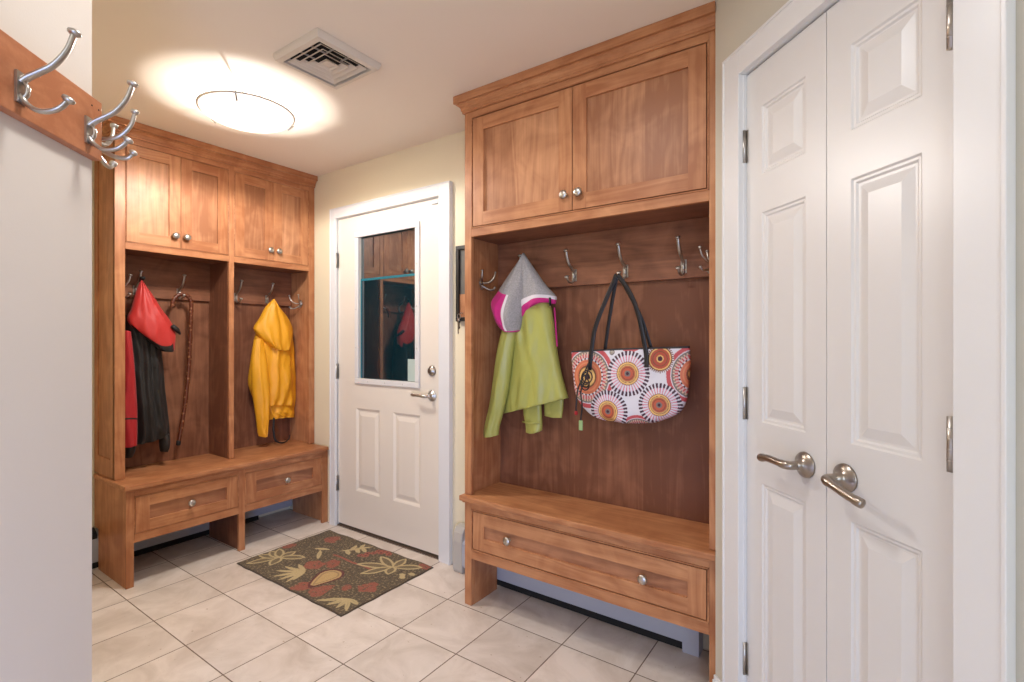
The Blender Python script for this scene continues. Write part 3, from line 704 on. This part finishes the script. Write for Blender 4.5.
reds = [((-2.722, 1.927), .050), ((-2.047, 1.649), .050), ((-1.969, 2.010), .045), ((-2.49, 1.650), .060), ((-2.215, 1.500), .055), ((-2.850, 1.720), .040), ((-2.43, 1.72), .045), ((-2.33, 1.48), .05), ((-2.14, 1.60), .03)]
berries = [(-2.387, 1.885), (-2.378, 1.925), (-2.350, 1.95), (-2.345, 1.985), (-2.315, 1.975), (-2.29, 2.0), (-2.262, 1.985), (-2.32, 2.004), (-2.36, 1.90)]
gp = (-2.30, 1.60)
def rug_col(x, y):
    n = noise.noise(Vector((x*22, y*22, 1))); f = noise.noise(Vector((x*260, y*260, 3))); g2 = noise.noise(Vector((x*70, y*70, 5)))
    c = lerp(OLIVE, srgb(72, 58, 42), .5+.5*g2)
    if noise.noise(Vector((x*95, y*95, 9))) > .28: c = lerp(c, TAN, .45)
    for (p, r) in reds:
        if math.hypot(x-p[0], y-p[1]) < r*(1+.55*n) and g2 > -.35: c = lerp(RED, c, .12)
    if min(segd(x, y, -2.52, 1.80, -2.18, 1.80)[0], 1) < .006: c = RED
    for (a, L) in [(q[0], [q[1]]) for q in frond+lb+up_l]:
        for b in L:
            s = in_leaf(x, y, a[0], a[1], b[0], b[1], .013)
            if s > 0: c = lerp(TAN, OLIVE, .25 if s > .010 else 0)
    for b in fan:
        s = in_leaf(x, y, -2.462, 1.575, b[0], b[1], .0125)
        if s > 0: c = TAN
    for o, L in fl:
        for b in L:
            s = in_leaf(x, y, o[0], o[1], b[0], b[1], .030)
            if s > 0: c = TAN if s < .0125 else lerp(OLIVE, TAN, .15)
    # teardrop
    ax, ay, bx, by = -2.290, 1.495, -2.318, 1.628
    d, t = segd(x, y, ax, ay, bx, by); w = .010+.066*t**.7
    if d < w:
        c = DRED
        if d < w-.014 and t > .12:
            c = GOLD
            if abs(d-(w-.03)) < .004: c = lerp(GOLD, OLIVE, .5)
    for b in berries:
        if math.hypot(x-b[0], y-b[1]) < .019: c = RED
        if math.hypot(x-b[0], y-b[1]) < .007: c = DRED
    for b in ((-1.972, 1.889), (-1.985, 1.835), (-2.005, 1.852)):
        if math.hypot(x-b[0], (y-b[1])*1.4) < .020: c = TAN
    k = 1+.35*f
    return (c[0]*k, c[1]*k, c[2]*k, 1)
m = MB(); nx, ny = 330, 212; rx0, rx1, ry0, ry1 = -2.876, -1.936, 1.422, 2.020; V = []; cols = []
for j in range(ny+1):
    for i in range(nx+1):
        x = rx0+(rx1-rx0)*i/nx; y = ry0+(ry1-ry0)*j/ny
        e = min(i, nx-i, j, ny-j)
        wx = .0025*math.sin(y*40); wy = .003*math.sin(x*30)
        V.append((x+wx, y+wy, .001 if e == 0 else .006+.0015*noise.noise(Vector((x*300, y*300, 0))))); cols.append(rug_col(x, y) if e > 2 else srgb(70, 56, 38))
m.v = V; m.f = [[j*(nx+1)+i, j*(nx+1)+i+1, (j+1)*(nx+1)+i+1, (j+1)*(nx+1)+i] for j in range(ny) for i in range(nx)]
n0 = len(V)
for (x, y) in ((rx0, ry0), (rx1, ry0), (rx1, ry1), (rx0, ry1)): m.v.append((x, y, .0008)); cols.append(srgb(70, 56, 38))
m.f.append([n0+3, n0+2, n0+1, n0]); m.mi = [0]*len(m.f); m.sm = [True]*len(m.f); m.col = cols
tag(m.build('door_mat', attr_mat('hooked_wool', .95, .8, 450, .2), base=(-2.41, 1.72, 0), recalc=False), 'olive rectangular rug with tan flowers and red berries in front of the entry door', 'rug')

# ------------------------------------------------------------------ garments
def fabric(name, rgb, rough=.7, bump=.25, sheen=.1, var=.12, bs=350): 
    mt = plain(name, rgb, rough, bump=bump, bscale=bs, var=var, vscale=9); mt.node_tree.nodes['Principled BSDF'].inputs['Sheen Weight'].default_value = sheen; return mt
LIME = fabric('lime_shell', (172, 172, 90), .38, .1, 0); MAG = fabric('magenta_fleece', (196, 32, 122), .8)
GREYF = plain('grey_heather', (176, 172, 172), .9, bump=.8, bscale=300, var=.55, vscale=160); WHF = fabric('white_fleece', (222, 214, 218), .9)
YEL = fabric('yellow_shell', (238, 168, 34), .5, .12, 0); REDF = fabric('red_nylon', (206, 44, 40), .5, .1); BLK = fabric('black_nylon', (27, 24, 23), .6, .15, .03)
CRIM = fabric('crimson_lining', (170, 20, 28), .6)
GJ = north(2.012)
t = thing('rain_jacket', 'lime green jacket with grey and magenta hood hanging at the left of the large locker', 'jacket', (-1.3, 2.0, .8))
# (Lu,Lz, Mu,Mz, Ru,Rz, thick, offset)
m = cloth(GJ, [(-1.36, 1.44, -1.28, 1.47, -1.20, 1.45, .05, 0), (-1.400, 1.34, -1.29, 1.36, -1.178, 1.36, .060, 0), (-1.415, 1.20, -1.29, 1.21, -1.158, 1.22, .062, 0), (-1.435, 1.04, -1.285, 1.06, -1.130, 1.09, .065, 0), (-1.450, .905, -1.280, .950, -1.100, 1.000, .065, 0), (-1.453, .890, -1.281, .936, -1.098, .988, .058, 0)], fold=.012, nf=3, seed=2)
m.build('body', LIME, t)
m = cloth(GJ, [(-1.425, 1.33, -1.385, 1.34, -1.345, 1.31, .035, .035), (-1.452, 1.22, -1.410, 1.22, -1.365, 1.21, .042, .045), (-1.480, 1.07, -1.435, 1.07, -1.390, 1.05, .042, .045), (-1.508, .93, -1.465, .93, -1.418, .93, .042, .045), (-1.535, .82, -1.495, .815, -1.450, .83, .042, .045), (-1.540, .785, -1.500, .778, -1.456, .790, .040, .045)], nu=24, fold=.006, nf=2, seed=5)
m.build('sleeve', LIME, t)
m = cloth(GJ, [(-1.345, 1.0, -1.295, 1.0, -1.245, 1.0, .02, .0), (-1.340, .90, -1.29, .90, -1.238, .905, .024, .0), (-1.328, .845, -1.28, .845, -1.235, .850, .026, .0), (-1.326, .812, -1.28, .810, -1.236, .828, .028, .0)], nu=20, nv=24, fold=.004, nf=1, seed=6)
sl = m.build('sleeve', LIME, t)
m = MB(); m.tube([GJ(-1.333, .022, .862), GJ(-1.29, .032, .859), GJ(-1.238, .022, .866)], .0035, 8); m.build('cuff_strap', LIME, sl)
m = cloth(GJ, [(-1.24, 1.02, -1.19, 1.02, -1.13, 1.03, .012, -.02), (-1.238, .93, -1.19, .93, -1.135, .94, .014, -.02), (-1.236, .895, -1.19, .890, -1.142, .892, .012, -.02)], nu=16, nv=20, fold=.003, nf=1, seed=7)
m.build('back_hem', LIME, t)
m = cloth(GJ, [(-1.172, 1.40, -1.169, 1.40, -1.166, 1.40, .006, .0), (-1.166, 1.30, -1.162, 1.30, -1.158, 1.30, .006, .0), (-1.160, 1.22, -1.156, 1.22, -1.152, 1.22, .004, .0)], nu=8, nv=20, fold=.0, seed=3); m.build('lining_edge', MAG, t)
pk = (-1.322, 1.655, -1.319, 1.660, -1.316, 1.655, .010, .03)
m = cloth(GJ, [pk, (-1.352, 1.55, -1.29, 1.56, -1.245, 1.555, .045, .02), (-1.362, 1.47, -1.28, 1.49, -1.195, 1.495, .056, .02), (-1.357, 1.41, -1.265, 1.455, -1.150, 1.450, .056, .02), (-1.347, 1.34, -1.258, 1.425, -1.146, 1.425, .050, .025), (-1.343, 1.310, -1.258, 1.408, -1.152, 1.412, .044, .025)],
          nu=36, nv=50, fold=.006, nf=2, seed=4, matfn=lambda a, v, s: 1 if v > .74 else (2 if v > .62 else 0))
hd = m.build('hood', [GREYF, MAG, WHF], t); hd['label'] = 'grey fleece hood edged in magenta'
m = cloth(GJ, [pk, (-1.400, 1.56, -1.35, 1.54, -1.295, 1.54, .050, .035), (-1.455, 1.485, -1.385, 1.45, -1.300, 1.45, .066, .04), (-1.488, 1.435, -1.405, 1.38, -1.306, 1.38, .070, .045), (-1.460, 1.355, -1.400, 1.325, -1.318, 1.325, .062, .045), (-1.435, 1.312, -1.385, 1.288, -1.328, 1.292, .050, .045)],
          nu=36, nv=50, fold=.006, nf=2, seed=8, matfn=lambda a, v, s: 1 if (v > .36 and a < .52) or v > .95 else (2 if (v > .36 and a < .60) else 0))
m.build('hood_flap', [GREYF, MAG, WHF], hd)
m = MB(); m.tube([GJ(-1.165, .05, 1.44), GJ(-1.162, .055, 1.425), GJ(-1.163, .05, 1.405)], .005, 8); m.build('toggle', BLACKL, t)

YJ = west(-3.39)
t = thing('rain_jacket', 'yellow hooded rain jacket hanging in the right bay of the double locker', 'jacket', (-3.38, 1.92, .6))
m = cloth(YJ, [(1.83, 1.36, 1.91, 1.38, 2.02, 1.36, .05, 0), (1.795, 1.26, 1.925, 1.27, 2.075, 1.25, .065, 0), (1.765, 1.08, 1.920, 1.08, 2.088, 1.09, .075, 0), (1.755, .95, 1.920, .94, 2.096, .95, .080, 0), (1.80, .830, 1.925, .815, 2.094, .830, .078, 0), (1.84, .775, 1.93, .795, 2.090, .765, .070, 0)], fold=.014, nf=4, seed=11)
m.build('body', YEL, t)
m = cloth(YJ, [(1.775, 1.25, 1.81, 1.26, 1.85, 1.24, .03, .03), (1.750, 1.08, 1.80, 1.08, 1.86, 1.07, .045, .045), (1.755, .90, 1.81, .90, 1.872, .90, .048, .05), (1.778, .74, 1.825, .74, 1.868, .75, .045, .05), (1.790, .640, 1.825, .632, 1.855, .64, .04, .05), (1.798, .605, 1.826, .595, 1.848, .600, .036, .05)], nu=24, fold=.009, nf=2, seed=12)
m.build('sleeve', YEL, t)
m = cloth(YJ, [(1.88, .84, 1.96, .83, 2.085, .84, .03, .0), (1.885, .75, 1.97, .745, 2.090, .745, .045, .0), (1.90, .695, 1.98, .700, 2.088, .690, .04, .0)], nu=30, nv=24, fold=.010, nf=3, seed=13)
m.build('sleeve', YEL, t)
m = cloth(YJ, [(1.898, 1.528, 1.903, 1.532, 1.908, 1.528, .010, .05), (1.850, 1.475, 1.905, 1.480, 1.950, 1.475, .042, .04), (1.812, 1.40, 1.905, 1.385, 2.015, 1.41, .062, .035), (1.775, 1.335, 1.910, 1.285, 2.052, 1.34, .078, .03), (1.790, 1.300, 1.915, 1.215, 2.052, 1.27, .080, .03), (1.815, 1.265, 1.930, 1.180, 2.035, 1.205, .070, .035)], nu=40, nv=50, fold=.008, nf=3, seed=14, wob=1.2)
m.build('hood', YEL, t)
m = MB(); m.tube([YJ(*p) for p in catmull([(1.925, .02, .72), (1.915, .03, .62), (1.925, .04, .552), (1.97, .05, .530), (2.02, .04, .545), (2.03, .04, .575)], 24)], .005, 8, flat=(1.4, .7)); m.build('hang_strap', BLK, t)['label'] = 'black strap dangling below the hem'

KJ = west(-3.39)
t = thing('winter_jacket', 'black and red winter jacket with red hood in left bay of double locker', 'jacket', (-3.36, 1.15, .62))
m = cloth(KJ, [(1.05, 1.38, 1.12, 1.40, 1.19, 1.38, .07, .0), (1.035, 1.30, 1.13, 1.31, 1.225, 1.28, .10, 0), (1.040, 1.12, 1.145, 1.12, 1.245, 1.14, .115, 0), (1.050, .92, 1.15, .92, 1.262, .93, .12, 0), (1.07, .76, 1.165, .76, 1.282, .76, .115, 0), (1.085, .665, 1.17, .675, 1.285, .695, .10, 0)], fold=.014, nf=4, seed=21)
m.build('body', BLK, t)
m = cloth(KJ, [(1.015, 1.30, 1.04, 1.30, 1.062, 1.29, .05, .09), (1.005, 1.15, 1.04, 1.15, 1.075, 1.14, .06, .095), (1.005, .95, 1.045, .95, 1.088, .94, .06, .095), (1.005, .80, 1.045, .80, 1.092, .79, .06, .095), (1.010, .675, 1.045, .67, 1.090, .675, .05, .095)], nu=24, fold=.006, nf=2, seed=22, matfn=lambda a, v, s: 1 if .70 < v < .715 else 0)
m.build('front_lining', [CRIM, BLK], t)['label'] = 'crimson quilted front opening'
for (u, z, w) in ((1.065, .64, .035), (1.243, .64, .026)):
    m = cloth(KJ, [(u-w, z+.06, u, z+.06, u+w, z+.06, .05, .04), (u-w, z, u, z, u+w, z, .055, .045), (u-w*.8, z-.035, u, z-.038, u+w*.7, z-.035, .04, .045)], nu=16, nv=16, fold=.004, nf=1, seed=23); m.build('cuff', BLK, t)
m = cloth(KJ, [(1.118, 1.580, 1.124, 1.585, 1.130, 1.580, .012, .06), (1.090, 1.50, 1.135, 1.50, 1.172, 1.51, .045, .07), (1.068, 1.42, 1.145, 1.40, 1.215, 1.43, .062, .08), (1.050, 1.375, 1.165, 1.315, 1.258, 1.365, .070, .085), (1.055, 1.345, 1.190, 1.235, 1.280, 1.30, .066, .09), (1.085, 1.320, 1.215, 1.190, 1.275, 1.215, .055, .09)], nu=36, nv=44, fold=.007, nf=3, seed=24, matfn=lambda a, v, s: 1 if v > .86 and a < .8 else 0)
m.build('hood', [fabric('coral_nylon', (190, 44, 40), .5, .1), BLK], t)
m = MB(); m.tube([KJ(1.25, .14, 1.33), KJ(1.275, .13, 1.31), KJ(1.30, .11, 1.285)], [.012, .014, .006], 10); m.build('hood_tab', BLK, t)
m = MB(); m.tube([KJ(1.124, .06, 1.575), KJ(1.126, .06, 1.60), KJ(1.132, .075, 1.598)], .010, 8); m.build('hang_loop', BLK, t)

# cane
CN = west(-3.425)
cane = [(1.298, .045, 1.445), (1.301, .045, 1.478), (1.312, .045, 1.503), (1.332, .045, 1.520), (1.354, .045, 1.527), (1.378, .045, 1.520), (1.395, .045, 1.500), (1.402, .045, 1.470), (1.400, .045, 1.40), (1.396, .045, 1.25), (1.386, .045, 1.05), (1.366, .045, .85), (1.332, .045, .632)]
CANEM = None
def cane_mat():
    m_, nt, p = new_mat('knotty_cane'); tc = nt.nodes.new('ShaderNodeTexCoord'); v = nt.nodes.new('ShaderNodeTexVoronoi'); v.inputs['Scale'].default_value = 45
    nt.links.new(tc.outputs['Object'], v.inputs['Vector']); cr = nt.nodes.new('ShaderNodeValToRGB'); cr.color_ramp.elements[0].color = srgb(158, 104, 70); cr.color_ramp.elements[0].position = .08
    cr.color_ramp.elements[1].color = srgb(96, 48, 30); cr.color_ramp.elements[1].position = .4
    nt.links.new(v.outputs['Distance'], cr.inputs[0]); nt.links.new(cr.outputs[0], p.inputs['Base Color']); p.inputs['Roughness'].default_value = .25; return m_
t = thing('walking_cane', 'brown knotty crook-handled walking cane hanging beside the black and red jacket', 'cane', CN(1.36, .045, .63))
pts = catmull(cane, 90); rr = [.0105+.0022*max(0, math.sin(i*1.35))*(1 if i > 25 else .3) for i in range(90)]
m = MB(); m.tube([CN(*p) for p in pts], rr, 12); m.build('shaft', cane_mat(), t)
m = MB(); m.lathe([(.0095, 0), (.012, .006), (.012, .026), (.010, .03)], CN(1.330, .045, .617), Vector(CN(1.335, .045, .66))-Vector(CN(1.330, .045, .617)), 14); m.build('ferrule', DARK, t)

# ------------------------------------------------------------------ tote bag
BG = north(2.02)
WHB, CRB, CBR, CRD, CGY, CYL, CPU, CPK = srgb(214, 212, 220), srgb(214, 182, 154), srgb(120, 74, 50), srgb(176, 76, 54), srgb(120, 110, 104), srgb(226, 184, 112), srgb(62, 22, 46), srgb(206, 122, 142)
ROSE = srgb(190, 78, 84)
spoke = [((-.800, 1.112), .093), ((-.883, .950), .089), ((-.668, .992), .086)]
medal = [((-.671, 1.175), .050)]
big_r = [((-.990, 1.090), .136), ((-.530, 1.115), .118), ((-.755, .860), .085), ((-.797, 1.275), .075)]
def bag_col(u, z, tt, v, side):
    c = WHB
    for k, ((a, b), r) in enumerate(big_r):
        d = math.hypot((u-a)*1.03, z-b)/r
        if d < 1:
            th = math.atan2(z-b, u-a)
            if d > .86: c = ROSE
            elif d > .83: c = WHB
            elif d > .72: c = CGY if (math.sin(th*46) > 0 or d > .78) else CRB
            elif d > .60: c = srgb(206, 178, 172) if math.sin(th*40) > 0 else ROSE
            elif d > .55: c = CPU if math.sin(th*26) > .1 else WHB
            elif d > .36: c = lerp(srgb(200, 104, 76), srgb(210, 134, 92), (math.sin(d*60)+1)/2)
            elif d > .30: c = CBR
            elif d > .22: c = CYL
            elif d > .17: c = CPU
            elif d > .10: c = CYL
            else: c = CPU
            if tt > .999: pass
    for (a, b), r in spoke:
        d = math.hypot((u-a)*1.03, z-b)/r; th = math.atan2(z-b, u-a)
        if d < 1:
            s = math.sin(th*34)
            if d > .80: c = CPU if s > -.25 else WHB
            elif d > .52: c = CPK if s > .35 else WHB
            elif d > .49: c = CBR
            elif d > .44: c = CYL
            elif d > .385: c = CBR if abs(d-.41) < .012 else CYL
            elif d > .33: c = srgb(196, 150, 92)
            elif d > .28: c = CRD
            elif d > .25: c = CBR
            elif d > .14: c = srgb(190, 88, 60)
            elif d > .07: c = CGY
            else: c = CPU
    for (a, b), r in medal:
        d = math.hypot((u-a)*1.03, z-b)/r; th = math.atan2(z-b, u-a)
        if d < 1.14: c = WHB if (d > 1 and math.sin(th*40) < 0) else CBR
        if d < 1: c = CBR if d > .9 else (CYL if d > .80 else (CRD if d > .62 else (CBR if d > .55 else (CRD if d > .3 else (CYL if d > .2 else CPU)))))
    if math.hypot(u+.875, z-1.198) < .012: c = CGY
    if v < .035: c = srgb(30, 24, 28)
    return c[:3]+(1,)
t = thing('tote_bag', 'white tote bag with round red, orange and purple medallions and black straps', 'bag', (-.83, 2.02, .92))
m = cloth(BG, [(-1.084, 1.200, -.82, 1.216, -.562, 1.226, .030, .0), (-1.082, 1.15, -.82, 1.16, -.560, 1.165, .045, 0), (-1.074, 1.08, -.82, 1.08, -.564, 1.09, .055, 0), (-1.060, 1.01, -.82, 1.00, -.575, 1.01, .062, 0), (-1.030, .960, -.82, .950, -.605, .960, .064, 0), (-.985, .925, -.82, .920, -.665, .928, .060, 0), (-.94, .910, -.82, .906, -.700, .914, .045, 0)],
          nu=300, nv=190, fold=.006, nf=2, seed=31, colfn=bag_col, back=.3, power=.35)
m.build('pouch', attr_mat('printed_canvas', .55, .25, 700), t)
m = MB(); m.lathe([(.011, 0), (.011, .003), (.007, .005), (0, .0055)], BG(-.875, .030, 1.195), (0, -1, 0), 14); m.build('snap', NICK, t)
def strap(P, w=.0085):
    m = MB(); m.tube([BG(*p) for p in catmull(P, 40)], w, 10, flat=(1, .32), nrm=(1, 0, .1)); return m.build('strap', BLACKL, t)
strap([(-.972, .050, 1.120), (-.962, .048, 1.215), (-.940, .055, 1.310), (-.885, .062, 1.43), (-.850, .070, 1.495), (-.838, .075, 1.515), (-.822, .072, 1.502), (-.782, .066, 1.44), (-.752, .060, 1.36), (-.732, .052, 1.26), (-.722, .046, 1.19), (-.718, .052, 1.140)], .0098)
strap([(-.920, .006, 1.205), (-.900, .020, 1.30), (-.868, .045, 1.42), (-.846, .062, 1.49), (-.836, .068, 1.508), (-.822, .066, 1.498), (-.782, .050, 1.42), (-.745, .030, 1.33), (-.715, .008, 1.215)], .0080)
m = MB()
for P in ([(-.972, .060, 1.150), (-.990, .070, 1.10), (-1.012, .078, 1.04), (-1.020, .080, .975), (-1.022, .078, .935)], [(-.968, .062, 1.15), (-.975, .074, 1.09), (-.998, .080, 1.03), (-.992, .080, .97), (-1.000, .078, .905)]): m.tube([BG(*p) for p in catmull(P, 20)], .0035, 8)
for a in range(3): m.tube([BG(-.980+.020*math.cos(q*PI/6+a), .072+.002*a, 1.085+.026*math.sin(q*PI/6+a)-.012*a) for q in range(11)], .003, 6)
m.build('cord', BLACKL, t)
m = MB(); m.lathe([(.003, 0), (.008, .005), (.008, .014), (.003, .02)], BG(-1.022, .078, .925), (0, 0, 1), 12); m.build('bead', CRIM, t)['label'] = 'red bead on the cord'
m = MB(); fbox(m, BG, -1.008, -.990, .074, .082, .862, .905); m.build('charm', plain('green_charm', (150, 178, 120), .4), t, bevel=.003)['label'] = 'pale green charm on the cord'

for o in bpy.data.objects:
    if '_b' in o: del o['_b']
